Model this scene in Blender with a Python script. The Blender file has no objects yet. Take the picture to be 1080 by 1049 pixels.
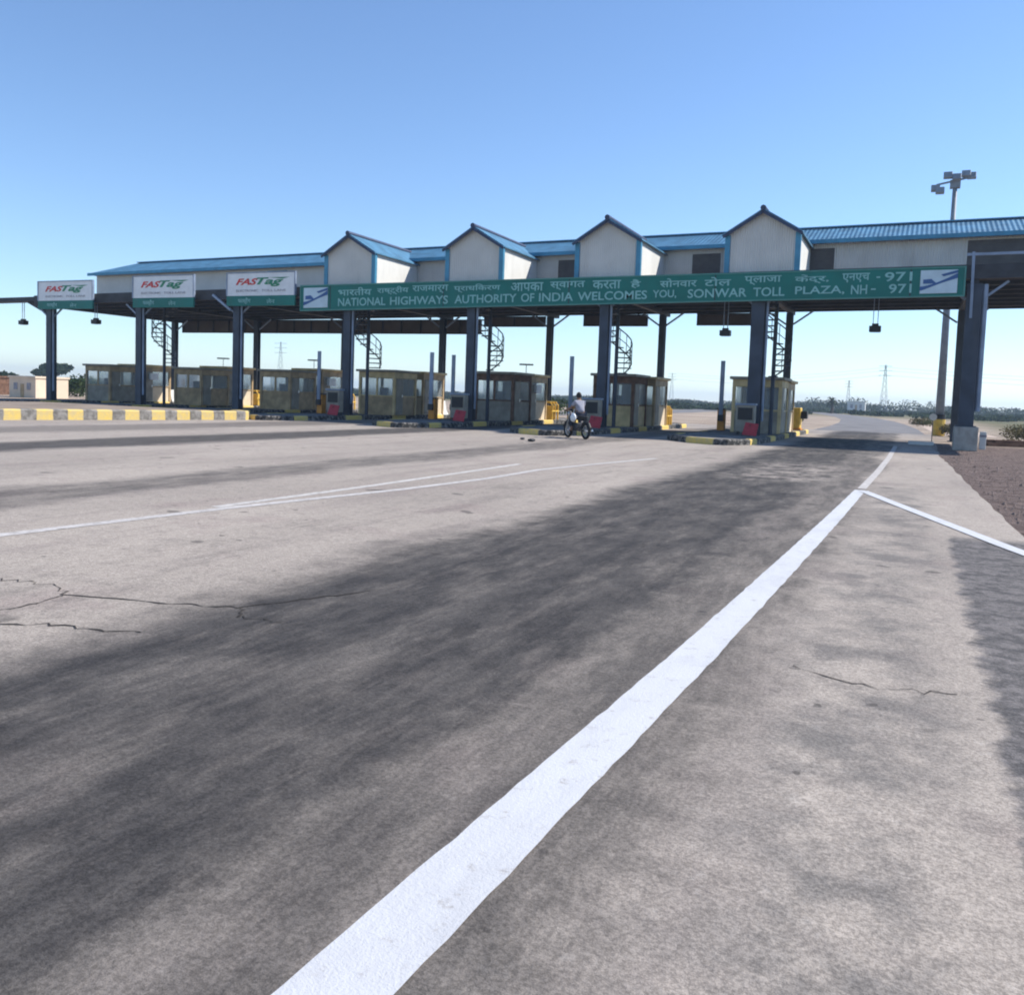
import bpy, bmesh, math, random
from mathutils import Vector, Matrix
random.seed(7)
S = bpy.context.scene
COL = S.collection
R = math.radians

# ------------------------------------------------------------------ materials
class N:
    def __init__(s, name):
        s.m = bpy.data.materials.new(name); s.m.use_nodes = True
        s.t = s.m.node_tree; s.n = s.t.nodes; s.l = s.t.links
        s.b = s.n['Principled BSDF']
        s.co = None
    def new(s, ty, **k):
        x = s.n.new(ty)
        for a, v in k.items(): setattr(x, a, v)
        return x
    def coord(s):
        if s.co is None: s.co = s.new('ShaderNodeTexCoord').outputs['Object']
        return s.co
    def inp(s, sock, v):
        if isinstance(v, bpy.types.NodeSocket): s.l.new(v, sock)
        elif v is not None: sock.default_value = v
    def math(s, op, a, b=None, c=None, clamp=False):
        x = s.new('ShaderNodeMath', operation=op); x.use_clamp = clamp
        s.inp(x.inputs[0], a); s.inp(x.inputs[1], b); s.inp(x.inputs[2], c)
        return x.outputs[0]
    def noise(s, scale, detail=4, rough=.55, vec=None, stretch=None):
        v = vec or s.coord()
        if stretch:
            mp = s.new('ShaderNodeMapping'); s.l.new(v, mp.inputs[0]); mp.inputs['Scale'].default_value = stretch; v = mp.outputs[0]
        x = s.new('ShaderNodeTexNoise'); s.l.new(v, x.inputs['Vector'])
        x.inputs['Scale'].default_value = scale; x.inputs['Detail'].default_value = detail; x.inputs['Roughness'].default_value = rough
        return x.outputs['Fac']
    def ramp(s, f, lo, hi, a=0., b=1.):
        x = s.new('ShaderNodeMapRange', interpolation_type='SMOOTHSTEP'); s.l.new(f, x.inputs[0])
        x.inputs[1].default_value = lo; x.inputs[2].default_value = hi; x.inputs[3].default_value = a; x.inputs[4].default_value = b
        return x.outputs[0]
    def mix(s, f, a, b):
        x = s.new('ShaderNodeMix', data_type='RGBA'); s.inp(x.inputs[0], f)
        s.inp(x.inputs[6], (*a, 1) if isinstance(a, tuple) else a); s.inp(x.inputs[7], (*b, 1) if isinstance(b, tuple) else b)
        return x.outputs[2]
    def color(s, c): s.inp(s.b.inputs['Base Color'], (*c, 1) if isinstance(c, tuple) else c)
    def bump(s, h, strength=.3, dist=.02):
        x = s.new('ShaderNodeBump'); s.l.new(h, x.inputs['Height']); x.inputs['Strength'].default_value = strength; x.inputs['Distance'].default_value = dist
        s.l.new(x.outputs[0], s.b.inputs['Normal'])

def plain(name, c, rough=.6, metal=0., var=.18, scale=3., bump=0., ribs=None, grime=.0):
    k = N(name)
    d = tuple(x * (1 - var) for x in c); e = tuple(min(1, x * (1 + var)) for x in c)
    f = k.ramp(k.noise(scale, 5), .3, .7)
    col = k.mix(f, d, e)
    if grime:
        g = k.ramp(k.noise(scale * .6, 6, .65, stretch=(2.5, 2.5, .35)), .5, .78, 0, grime)
        col = k.mix(g, col, (.11, .09, .075))
    hgt = None
    if ribs:
        w = k.new('ShaderNodeTexWave', wave_type='BANDS', bands_direction=ribs[0], wave_profile='SIN')
        k.l.new(k.coord(), w.inputs['Vector']); w.inputs['Scale'].default_value = ribs[1]
        k.bump(w.outputs['Fac'], .6, .05)
    elif bump:
        k.bump(k.noise(scale * 12, 4), bump, .02)
    k.color(col)
    k.b.inputs['Roughness'].default_value = rough; k.b.inputs['Metallic'].default_value = metal; k.b.inputs['Specular IOR Level'].default_value = .3 if rough < .8 else .1
    return k.m

M = {}
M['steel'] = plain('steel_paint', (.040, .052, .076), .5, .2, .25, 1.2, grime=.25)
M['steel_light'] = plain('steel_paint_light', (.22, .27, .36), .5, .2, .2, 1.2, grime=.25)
M['dark_steel'] = plain('dark_steel', (.035, .037, .045), .6, .1, .3, 2)
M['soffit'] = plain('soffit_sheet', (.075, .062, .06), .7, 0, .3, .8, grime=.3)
M['boardback'] = plain('sign_back_sheet', (.11, .09, .085), .7, 0, .25, .6, grime=.4)
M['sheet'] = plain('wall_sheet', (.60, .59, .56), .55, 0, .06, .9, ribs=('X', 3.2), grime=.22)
M['sheet_sunlit'] = plain('wall_sheet_sunlit', (.78, .77, .72), .55, 0, .05, .9, ribs=('Y', 3.2), grime=.15)  # paler copy of the wall sheet: sunshine on the gable cheeks put into the colour
M['roofblue'] = plain('blue_roof_sheet', (.075, .20, .31), .45, .1, .25, 1.6, ribs=('X', 1.6), grime=.12)
M['bluetrim'] = plain('blue_trim', (.055, .23, .36), .45, .1, .15, 2)
M['caps'] = plain('ridge_cap', (.03, .045, .09), .5, .1, .2, 3)
M['louvre'] = plain('louvre_sheet', (.11, .105, .105), .6, 0, .15, 2, ribs=('Z', 5))
M['green'] = plain('sign_green', (.0, .145, .12), .5, 0, .12, .8, grime=.12)
M['green_edge'] = plain('sign_edge', (.07, .24, .21), .5, 0, .1, 2)
M['white'] = plain('white_paint', (.72, .73, .74), .5, 0, .06, 2, grime=.12)
M['letter'] = plain('sign_letter', (.25, .49, .47), .5, 0, .08, 3)
M['emblem'] = plain('emblem_panel', (.50, .62, .68), .5, 0, .08, 2)
M['emblem_blue'] = plain('emblem_blue', (.04, .11, .28), .5, 0, .1, 2)
M['red_ink'] = plain('red_lettering', (.55, .04, .04), .5)
M['green_ink'] = plain('green_lettering', (.03, .22, .12), .5)
M['grey_ink'] = plain('grey_lettering', (.28, .27, .30), .5)
M['booth_brown'] = plain('booth_brown_panel', (.40, .28, .15), .6, 0, .25, 2, grime=.3)
M['booth_grey'] = plain('booth_grey_panel', (.28, .25, .20), .6, 0, .2, 2, grime=.3)
M['booth_cream'] = plain('booth_cream_panel', (.66, .54, .38), .6, 0, .12, 2, grime=.25)
M['booth_olive'] = plain('booth_olive_post', (.58, .43, .21), .6, 0, .2, 2, grime=.2)
M['yellow'] = plain('yellow_paint', (.72, .46, .07), .55, 0, .15, 4, grime=.3)
M['orange'] = plain('orange_paint', (.65, .25, .03), .5, 0, .15, 4, grime=.2)
M['red'] = plain('red_paint', (.42, .03, .045), .5, 0, .15, 4)
M['black'] = plain('black_plastic', (.018, .018, .02), .5)
M['rubber'] = plain('tyre_rubber', (.02, .02, .02), .8)
M['chrome'] = plain('bright_metal', (.5, .5, .5), .3, .9)
M['concrete'] = plain('concrete', (.34, .32, .29), .85, 0, .18, 3, bump=.4, grime=.3)
M['island_top'] = plain('island_top_concrete', (.20, .19, .18), .9, 0, .25, 1.5, bump=.4, grime=.3)
M['cream_wall'] = plain('cream_plaster', (.68, .55, .42), .8, 0, .08, 1)
M['far_white'] = plain('far_white_plaster', (.62, .62, .60), .8, 0, .08, 1)
M['bark'] = plain('bark', (.10, .075, .055), .9, 0, .3, 4)
M['skin'] = plain('skin', (.22, .12, .08), .6)
M['shirt'] = plain('shirt_cloth', (.30, .30, .35), .85, 0, .15, 8)
M['trouser'] = plain('trouser_cloth', (.035, .04, .06), .9)
M['hair'] = plain('dark_hair', (.012, .01, .01), .6)
M['galv'] = plain('galvanised_pole', (.20, .23, .27), .6, .0, .15, 3)
M['rust'] = plain('brown_scrap', (.16, .09, .06), .9, 0, .3, 4)

def glass(name, c):
    k = N(name); k.color(c); k.b.inputs['Roughness'].default_value = .12
    k.b.inputs['Transmission Weight'].default_value = .85; k.b.inputs['IOR'].default_value = 1.08
    return k.m
M['glass'] = glass('window_glass', (.82, .86, .86))

def leafmat(name, a, b):
    k = N(name)
    f = k.ramp(k.noise(.9, 3), .35, .65); k.color(k.mix(f, a, b))
    k.b.inputs['Roughness'].default_value = 1; k.b.inputs['Specular IOR Level'].default_value = .05
    return k.m
M['leaf'] = leafmat('foliage_green', (.045, .075, .03), (.09, .12, .05))
M['leaf_dry'] = leafmat('foliage_dry', (.13, .10, .05), (.10, .11, .045))
M['leaf_far'] = leafmat('foliage_far', (.028, .05, .028), (.045, .068, .036))

def striped(name, period=1.15, phase=0., wear=(.52, .68), dark=(.06, .06, .065)):
    """kerb painted in alternate yellow and black blocks, measured along the kerb (uv x holds metres)"""
    k = N(name)
    uv = k.new('ShaderNodeUVMap').outputs[0]
    sp = k.new('ShaderNodeSeparateXYZ'); k.l.new(uv, sp.inputs[0])
    w = k.math('ADD', sp.outputs[0], k.math('MULTIPLY', k.noise(4, 3), .06))
    w = k.math('FRACT', k.math('MULTIPLY_ADD', w, 1 / period, phase))
    f = k.ramp(w, .49 if period < 2 else .30, .52 if period < 2 else .32)
    f2 = k.math('MULTIPLY', f, k.ramp(w, .975, 1., 1, 0))
    worn = k.ramp(k.noise(5, 7, .75), *wear)
    yel = k.mix(worn, (.70, .50, .13), (.55, .43, .22))
    blk = k.mix(worn, dark, (.30, .28, .26))
    k.color(k.mix(f2, yel, blk)); k.b.inputs['Specular IOR Level'].default_value = .15
    k.b.inputs['Roughness'].default_value = .8
    k.bump(k.noise(30, 4), .35, .02)
    return k.m
M['stripe'] = striped('yellow_black_kerb', wear=(.34, .66), dark=(.13, .12, .105))
M['stripe_nose'] = striped('island_kerb_paint', 4.4, .1, (.44, .66), (.03, .03, .03))

# ------------------------------------------------------------------ mesh helpers
class MB:
    def __init__(s): s.bm = bmesh.new(); s.uv = None
    def face(s, pts):
        vs = [s.bm.verts.new(p) for p in pts]
        return s.bm.faces.new(vs)
    def prism(s, poly, axis, a, b):
        """extrude a 2-D polygon along an axis ('x','y','z') from a to b"""
        def P(u, v, w): return {'x': (w, u, v), 'y': (u, w, v), 'z': (u, v, w)}[axis]
        A = [s.bm.verts.new(P(u, v, a)) for u, v in poly]; B = [s.bm.verts.new(P(u, v, b)) for u, v in poly]
        n = len(poly)
        s.bm.faces.new(A[::-1]); s.bm.faces.new(B)
        for i in range(n): s.bm.faces.new((A[i], A[(i + 1) % n], B[(i + 1) % n], B[i]))
        return s
    def box(s, x0, x1, y0, y1, z0, z1, rot=None):
        c = [(x, y, z) for z in (z0, z1) for y in (y0, y1) for x in (x0, x1)]
        if rot: c = [tuple(rot @ Vector(p)) for p in c]
        v = [s.bm.verts.new(p) for p in c]
        for f in ((0, 2, 3, 1), (4, 5, 7, 6), (0, 1, 5, 4), (2, 6, 7, 3), (0, 4, 6, 2), (1, 3, 7, 5)): s.bm.faces.new([v[i] for i in f])
        return s
    def bar(s, p, q, w, h=None):
        h = h or w; p = Vector(p); q = Vector(q); d = (q - p).normalized()
        up = Vector((0, 0, 1)) if abs(d.z) < .95 else Vector((0, 1, 0))
        a = d.cross(up).normalized() * (w / 2); b = a.normalized().cross(d) * (h / 2)
        A = [s.bm.verts.new(p + i * a + j * b) for i, j in ((-1, -1), (1, -1), (1, 1), (-1, 1))]
        B = [s.bm.verts.new(q + i * a + j * b) for i, j in ((-1, -1), (1, -1), (1, 1), (-1, 1))]
        s.bm.faces.new(A[::-1]); s.bm.faces.new(B)
        for i in range(4): s.bm.faces.new((A[i], A[(i + 1) % 4], B[(i + 1) % 4], B[i]))
        return s
    def tube(s, pts, r, n=8, r2=None):
        pts = [Vector(p) for p in pts]; rings = []
        for i, p in enumerate(pts):
            d = (pts[min(i + 1, len(pts) - 1)] - pts[max(i - 1, 0)]).normalized()
            up = Vector((0, 0, 1)) if abs(d.z) < .95 else Vector((0, 1, 0))
            a = d.cross(up).normalized(); b = a.cross(d)
            rr = r if r2 is None else r + (r2 - r) * i / (len(pts) - 1)
            rings.append([s.bm.verts.new(p + (a * math.cos(t) + b * math.sin(t)) * rr) for t in (2 * math.pi * k / n for k in range(n))])
        for A, B in zip(rings, rings[1:]):
            for i in range(n): s.bm.faces.new((A[i], A[(i + 1) % n], B[(i + 1) % n], B[i]))
        s.bm.faces.new(rings[0][::-1]); s.bm.faces.new(rings[-1])
        return s
    def blob(s, c, r, k=2, jit=.0):
        ret = bmesh.ops.create_icosphere(s.bm, subdivisions=k, radius=1)
        for v in ret['verts']:
            f = 1 + random.uniform(-jit, jit)
            v.co = Vector((c[0] + v.co.x * r[0] * f, c[1] + v.co.y * r[1] * f, c[2] + v.co.z * r[2] * f))
        return s
    def torus(s, c, R_, r, axis='y', n=20, m=8):
        rings = []
        for i in range(n):
            t = 2 * math.pi * i / n; ring = []
            for j in range(m):
                u = 2 * math.pi * j / m; q = R_ + r * math.cos(u)
                ring.append(s.bm.verts.new((c[0] + q * math.cos(t), c[1] + r * math.sin(u), c[2] + q * math.sin(t))))
            rings.append(ring)
        for i in range(n):
            A, B = rings[i], rings[(i + 1) % n]
            for j in range(m): s.bm.faces.new((A[j], A[(j + 1) % m], B[(j + 1) % m], B[j]))
        return s
    def leaves(s, c, r, n, size, shell=.35):
        for _ in range(n):
            while True:
                p = Vector((random.uniform(-1, 1), random.uniform(-1, 1), random.uniform(-1, 1)))
                if shell < p.length <= 1: break
            q = Vector((c[0] + p.x * r[0], c[1] + p.y * r[1], c[2] + p.z * r[2]))
            a = Vector((random.gauss(0, 1), random.gauss(0, 1), random.gauss(0, 1))).normalized(); b = a.orthogonal().normalized()
            z = size * random.uniform(.5, 1.3)
            s.face([q + a * z, q + b * z * .6, q - a * z, q - b * z * .6])
        return s
    def build(s, name, mat, parent=None, smooth=False, bevel=0., tilt=None, origin=(0, 0, 0)):
        if bevel:
            bmesh.ops.bevel(s.bm, geom=[e for e in s.bm.edges], offset=bevel, segments=1, affect='EDGES')
        if s.uv is None: bmesh.ops.recalc_face_normals(s.bm, faces=s.bm.faces[:])
        o_ = Vector(origin)
        for v in s.bm.verts:
            if tilt: v.co.z += tilt(v.co)
            v.co -= o_
        me = bpy.data.meshes.new(name); s.bm.to_mesh(me); s.bm.free()
        if smooth:
            for p in me.polygons: p.use_smooth = True
        ms = mat if isinstance(mat, (list, tuple)) else [mat]
        for m in ms: me.materials.append(M[m] if isinstance(m, str) else m)
        o = bpy.data.objects.new(name, me); COL.objects.link(o)
        if parent: o.parent = parent
        return o

def tag(o, label=None, cat=None, group=None, kind=None):
    if label: o['label'] = label
    if cat: o['category'] = cat
    if group: o['group'] = group
    if kind: o['kind'] = kind
    return o
def thing(name, label, cat, loc=(0, 0, 0), rz=0., group=None):
    o = bpy.data.objects.new(name, None); COL.objects.link(o); o.empty_display_size = .3
    o.location = loc; o.rotation_euler = (0, 0, rz)
    return tag(o, label, cat, group)
def copy_tree(o, parent=None):
    c = o.copy(); COL.objects.link(c); c.parent = parent
    for ch in list(KIDS.get(o.name, [])) or [x for x in bpy.data.objects if x.parent == o]: copy_tree(ch, c)
    return c
KIDS = {}
def dup(o, label, loc, rz=None):
    c = copy_tree(o); c.location = loc; c['label'] = label
    if rz is not None: c.rotation_euler = (0, 0, rz)
    return c
def structure(name, mb, mat, **k):
    return tag(mb.build(name, mat, **k), kind='structure')

# ------------------------------------------------------------------ lane columns
C = [1.85, -6.22, -13.0, -19.7, -26.8, -34.0, -41.15, -48.5]
WHERE = [None, 'under the rightmost roof gable', 'under the second roof gable from the right', 'under the second roof gable from the left',
         'under the leftmost roof gable', 'under the lane board next to the long green sign', 'under the middle white lane board', 'under the leftmost white lane board']
YF, YB = 39.2, 49.3
def tilt(p): return .0105 * (p.x + 6) if p.z > 4.9 else 0.

# ------------------------------------------------------------------ GROUND
def ground_material():
    k = N('dry_ground')
    sp = k.new('ShaderNodeSeparateXYZ'); k.l.new(k.coord(), sp.inputs[0]); X, Y = sp.outputs[0], sp.outputs[1]
    w = k.math('MULTIPLY', k.math('SUBTRACT', k.noise(.03, 4), .5), 130.)
    yy = k.math('ADD', Y, w)
    sand = k.mix(k.ramp(k.noise(.12, 6), .35, .65), (.46, .37, .29), (.33, .26, .205))
    sand = k.mix(k.ramp(k.noise(1.6, 6, .7), .45, .75, 0, .6), sand, (.24, .19, .16))
    scrub = k.mix(k.ramp(k.noise(.06, 6), .35, .65), (.10, .11, .05), (.20, .165, .10))
    far = k.ramp(yy, 120, 200)
    right = k.math('MULTIPLY', k.ramp(X, 4, 10), k.ramp(k.math('ADD', Y, k.math('MULTIPLY', w, .2)), 45, 70))
    c = k.mix(k.math('MAXIMUM', far, right), sand, scrub)
    vl = k.math('MULTIPLY', k.ramp(X, -.5, .6), k.ramp(Y, 43, 48, 1, 0))
    verge = k.mix(k.ramp(k.noise(2.5, 6, .7), .35, .7), (.13, .095, .085), (.27, .205, .18))
    c = k.mix(vl, c, verge)
    k.color(c); k.b.inputs['Roughness'].default_value = .95; k.b.inputs['Specular IOR Level'].default_value = .1
    k.bump(k.noise(6, 8, .8), 1, .12)
    return k.m
g = MB(); g.face([(-1800, -60, 0), (1800, -60, 0), (1800, 2400, 0), (-1800, 2400, 0)])
structure('ground', g, ground_material())

def apron_material():
    k = N('worn_pavement')
    sp = k.new('ShaderNodeSeparateXYZ'); k.l.new(k.coord(), sp.inputs[0]); X, Y = sp.outputs[0], sp.outputs[1]
    warp = k.math('MULTIPLY', k.math('SUBTRACT', k.noise(.45, 5, .6, stretch=(1, .5, 1)), .5), 1.5)
    warp2 = k.math('MULTIPLY', k.math('SUBTRACT', k.noise(2.6, 5, .65), .5), .8)
    xw = k.math('ADD', X, k.math('ADD', warp, warp2))
    def band(a, b, s, x=xw): return k.math('MULTIPLY', k.ramp(x, a - s, a + s), k.ramp(x, b - s, b + s, 1, 0))
    # dusty light surface, streaked along the lanes
    c = k.mix(k.ramp(k.noise(.35, 5, .5, stretch=(1, .4, 1)), .3, .7), (.385, .335, .29), (.31, .27, .235))
    c = k.mix(k.ramp(k.noise(1.5, 5, .6, stretch=(1, .10, 1)), .48, .72, 0, .45), c, (.225, .19, .175))
    c = k.mix(k.ramp(k.noise(.8, 5, .6), .52, .72, 0, .5), c, (.26, .205, .19))
    c = k.mix(k.ramp(k.noise(3.6, 7, .75), .50, .66, 0, .42), c, (.19, .165, .15))
    c = k.mix(k.ramp(k.noise(7, 6, .75), .58, .70, 0, .35), c, (.47, .43, .39))
    streak = k.noise(3.2, 7, .75, stretch=(1, .22, 1))
    # tyre darkened bitumen strips running with the lanes
    tx = k.math('MULTIPLY', k.ramp(streak, .28, .55, .72, 1), k.ramp(k.noise(.9, 5, .6, stretch=(1, .3, 1)), .25, .5, .75, 1))
    a1 = k.math('MULTIPLY', band(-4.35, -1.5, .42), tx)
    near = k.math('MULTIPLY', band(-2.2, -.75, .3), k.ramp(streak, .3, .65, .45, .85))
    a2 = k.math('MULTIPLY', band(-19.3, -16.9, .5), .9)
    a3 = k.math('MULTIPLY', band(-11.2, -9.6, .4), k.ramp(streak, .3, .7, .35, .8))
    a4 = k.math('MULTIPLY', band(-25.5, -22.5, .6), .5)
    a5 = k.math('MULTIPLY', band(-6.3, -5.2, .3), k.ramp(streak, .45, .7, 0, .35))
    d = k.math('MAXIMUM', k.math('MAXIMUM', a1, near), k.math('MAXIMUM', a2, k.math('MAXIMUM', k.math('MAXIMUM', a3, a5), a4)))
    # pale scuffed patch in the dark lane
    px_ = k.math('MULTIPLY', k.math('MULTIPLY', band(-3.6, -1.6, .3), k.math('MULTIPLY', k.ramp(Y, 17.5, 19.5), k.ramp(Y, 23, 26, 1, 0))), k.ramp(k.noise(2.2, 5, .7), .4, .6, 0, .7))
    d = k.math('SUBTRACT', d, px_, clamp=True)
    c = k.mix(d, c, k.mix(k.ramp(k.noise(3, 7, .75, stretch=(1, .35, 1)), .32, .70), (.038, .036, .037), (.092, .084, .079)))
    # shoulder to the right of the edge line
    sh = k.math('MULTIPLY', band(-.6, .25, .3), k.math('MULTIPLY', k.ramp(Y, 16, 22, 1, 0), k.ramp(k.noise(1.6, 6, .7), .35, .65, .05, .8)))
    c = k.mix(sh, c, (.13, .122, .116))
    pt = k.math('MULTIPLY', k.ramp(k.math('ADD', X, k.math('MULTIPLY', warp2, .5)), .40, .50), k.ramp(k.math('ADD', Y, k.math('MULTIPLY', warp, 1.2)), 11.6, 12.3, 1, 0))
    c = k.mix(pt, c, k.mix(k.ramp(k.noise(5, 7, .75), .4, .6), (.085, .080, .080), (.17, .155, .15)))
    oil = k.math('MAXIMUM', k.ramp(k.noise(1.7, 2, .4), .70, .735, 0, .6), k.ramp(k.noise(6.5, 2, .4), .735, .76, 0, .6))
    c = k.mix(oil, c, (.055, .05, .048))
    # aggregate speckle
    c2 = k.new('ShaderNodeMix', data_type='RGBA', blend_type='MULTIPLY'); c2.inputs[0].default_value = 1
    k.l.new(c, c2.inputs[6])
    gr = k.new('ShaderNodeCombineColor'); spk = k.math('MULTIPLY', k.ramp(k.noise(70, 2, .8), .3, .7, .72, 1.26), k.ramp(k.noise(14, 5, .7), .35, .65, .93, 1.06))
    for i in range(3): k.l.new(spk, gr.inputs[i])
    k.l.new(gr.outputs[0], c2.inputs[7])
    k.color(c2.outputs[2])
    k.b.inputs['Specular IOR Level'].default_value = .12
    k.b.inputs['Roughness'].default_value = .9
    k.bump(k.math('ADD', k.noise(40, 3, .8), k.noise(3, 5)), .45, .012)
    return k.m
def wavy(x0, y0, x1, y1, n, amp):
    return [(x0 + (x1 - x0) * i / n + random.uniform(-amp, amp), y0 + (y1 - y0) * i / n) for i in range(n + 1)]
edge = [(1.25, -30), (1.3, 0), (1.3, 9), (1.33, 12.2)] + wavy(1.3, 13.4, .86, 33.8, 26, .035) + wavy(.9, 35, 1.1, 62, 10, .06)
ap = MB(); poly = edge + [(-60, 62), (-60, -30)]
ap.face([(x, y, .006) for x, y in poly])
bmesh.ops.triangulate(ap.bm, faces=ap.bm.faces[:])
structure('pavement', ap, apron_material())

asph = plain('far_asphalt', (.185, .175, .172), .8, 0, .2, .4, bump=.3)
def ribbon(pts, w, z):
    m = MB(); L = []
    for i, (x, y) in enumerate(pts):
        a = Vector(pts[max(i - 1, 0)]); b = Vector(pts[min(i + 1, len(pts) - 1)]); d = (b - a).normalized(); n = Vector((-d.y, d.x))
        ww = w[i] if isinstance(w, list) else w
        L.append((m.bm.verts.new((x + n.x * ww / 2, y + n.y * ww / 2, z)), m.bm.verts.new((x - n.x * ww / 2, y - n.y * ww / 2, z))))
    for p, q in zip(L, L[1:]): m.bm.faces.new((p[1], q[1], q[0], p[0]))
    return m
structure('road', ribbon([(-2.6, 61), (-2.8, 75), (-3.6, 95), (-5.2, 120), (-8.2, 150), (-13, 185), (-22, 240), (-48, 340), (-95, 470)], [6.6, 6.4, 6.2, 6.2, 6.2, 6.2, 6.2, 6.2, 6.2], .012), asph)
structure('side_road', ribbon([(-30.5, 61), (-31, 90), (-33, 130), (-40, 200)], 7.5, .012), asph)
structure('roadside_sand', ribbon([(3.2, 62), (2.6, 80), (1.8, 100), (.2, 125)], [3.4, 3.2, 2.6, 2.0], .009), plain('pale_sand', (.48, .38, .31), .95, 0, .15, .6, bump=.5))

def paint_material(name, c, wear):
    k = N(name)
    w = k.ramp(k.noise(9, 8, .8), wear[0], wear[1])
    dirt = k.ramp(k.noise(2.2, 6, .7, stretch=(1, .35, 1)), .4, .75, 0, .35)
    pit = k.ramp(k.noise(90, 3, .8), .58, .72, 0, .5)
    base = k.mix(dirt, c, tuple(x * .55 for x in c))
    k.color(k.mix(k.math('MAXIMUM', w, pit), base, (.31, .285, .265))); k.b.inputs['Roughness'].default_value = .8; k.b.inputs['Specular IOR Level'].default_value = .15
    k.bump(k.noise(60, 3, .8), .4, .01)
    return k.m
fresh = paint_material('fresh_road_paint', (.55, .555, .575), (.54, .72))
worn = paint_material('worn_road_paint', (.54, .51, .49), (.42, .66))
faint = paint_material('faint_road_paint', (.56, .53, .50), (.44, .66))
EL = [(-1.28, .4), (-1.20, 2.5), (-1.09, 5.56), (-1.0, 9), (-.90, 13), (-.81, 17.55)]; EP = []; EW = []
for (a, b), (c, d) in zip(EL, EL[1:]):
    n = int((d - b) / .12)
    for i in range(n): y = b + (d - b) * i / n; EP.append((a + (c - a) * i / n + random.uniform(-.003, .003), y)); EW.append(.272 - .005 * y + random.uniform(-.007, .007))
EP.append(EL[-1]); EW.append(.18)
structure('edge_line', ribbon(EP, EW, .010), fresh)
structure('turn_line', ribbon([(-.76, 17.42), (0, 14.85), (1.0, 11.53), (1.3, 10.6)], [.18, .18, .18, .17], .014), fresh)
structure('edge_line_worn', ribbon([(-.80, 17.9), (-.70, 23), (-.62, 30), (-.6, 40)], .15, .010), worn)
structure('lane_line', ribbon([(-8.3, .5), (-8.05, 4), (-7.86, 5.8), (-7.6, 8.6), (-7.1, 12), (-6.9, 14.6), (-6.95, 17), (-6.5, 20.2), (-6.06, 22.9)], .17, .010), worn)
structure('lane_line_faint', ribbon([(-7.78, 8.6), (-7.75, 12), (-7.80, 15), (-7.87, 18.2)], .15, .0085), faint)
crk = plain('crack_dark', (.05, .045, .042), .95)
def crack(pts, w):
    P = []
    for (a, b), (c, d) in zip(pts, pts[1:]):
        n = 7
        for i in range(n): P.append((a + (c - a) * i / n + random.uniform(-.015, .015), b + (d - b) * i / n + random.uniform(-.05, .05)))
    P.append(pts[-1])
    return ribbon(P, [w * random.uniform(.15, 1.2) for _ in P], .010)
structure('road_crack', crack([(-6.6, 4.45), (-6.12, 4.51), (-5.71, 4.58), (-5.35, 4.44), (-4.6, 4.62), (-4.09, 4.74), (-3.84, 5.24), (-3.6, 5.7)], .022), crk)
structure('road_crack', crack([(-5.6, 3.5), (-5.02, 3.7), (-4.6, 3.86), (-4.15, 3.97)], .022), crk)
structure('road_crack', crack([(-5.35, 4.44), (-5.25, 4.15), (-5.3, 3.9)], .02), crk)
structure('road_crack', crack([(-4.09, 4.74), (-3.9, 4.55), (-3.6, 4.6)], .02), crk)
structure('road_crack', crack([(-.55, 5.3), (-.1, 5.15), (.3, 5.25)], .012), crk)

# ------------------------------------------------------------------ median kerb and traffic islands
def kerb_mesh(path, w, z0, z1, closed=False):
    """strip along a path with metres in the UV map"""
    m = MB(); m.uv = m.bm.loops.layers.uv.new('UVMap'); P = [Vector(p) for p in path]; n = len(P); d = [0]
    for a, b in zip(P, P[1:] + ([P[0]] if closed else [])): d.append(d[-1] + (b - a).length)
    off = []
    for i, p in enumerate(P):
        a = P[(i - 1) % n] if closed or i else P[0]; b = P[(i + 1) % n] if closed or i < n - 1 else P[-1]
        t = (b - a).normalized(); off.append(Vector((-t.y, t.x)) * w)
    rows = []
    for i in range(n + (1 if closed else 0)):
        p = P[i % n]; o = off[i % n]; r = .05
        prof = [(0, z0), (0, z1 - r), (r / w, z1), (1, z1), (1, z0)]
        rows.append([m.bm.verts.new((p.x + o.x * u, p.y + o.y * u, z)) for u, z in prof])
    for i in range(len(rows) - 1):
        for j in range(4):
            f = m.bm.faces.new((rows[i][j], rows[i + 1][j], rows[i + 1][j + 1], rows[i][j + 1]))
            for l in f.loops:
                q = i + 1 if l.vert in rows[i + 1] else i
                l[m.uv].uv = (d[q], l.vert.co.z)
    if not closed:
        m.bm.faces.new(rows[0]); m.bm.faces.new(rows[-1][::-1])
    bmesh.ops.recalc_face_normals(m.bm, faces=m.bm.faces[:])
    return m
kt = thing('median_kerb', 'long yellow and black striped kerb at the far left of the road', 'kerb', (-28.5, 26, 0))
kerb_mesh([(x, y) for x, y in [(-31.9, 6), (-30.9, 14), (-29.75, 20.5), (-29.3, 22.5), (-28.7, 25.2), (-27.9, 28.9), (-27.25, 31.6), (-27.25, 32.1), (-27.6, 32.6), (-28.6, 33.2)]], .5, 0, .40).build('kerb_stone', 'stripe', kt, origin=(-28.5, 26, 0))
mf = MB(); mf.face([(x, y, .33) for x, y in [(-32.4, 6), (-31.4, 14), (-30.25, 20.5), (-29.8, 22.5), (-29.2, 25.2), (-28.4, 28.9), (-27.8, 31.6), (-28.6, 32.8), (-41.5, 32.8), (-41.5, 6)]])
mf.build('median_fill', plain('median_soil', (.26, .21, .17), .95, 0, .2, .8, bump=.6), kt, origin=(-28.5, 26, 0))

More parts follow.
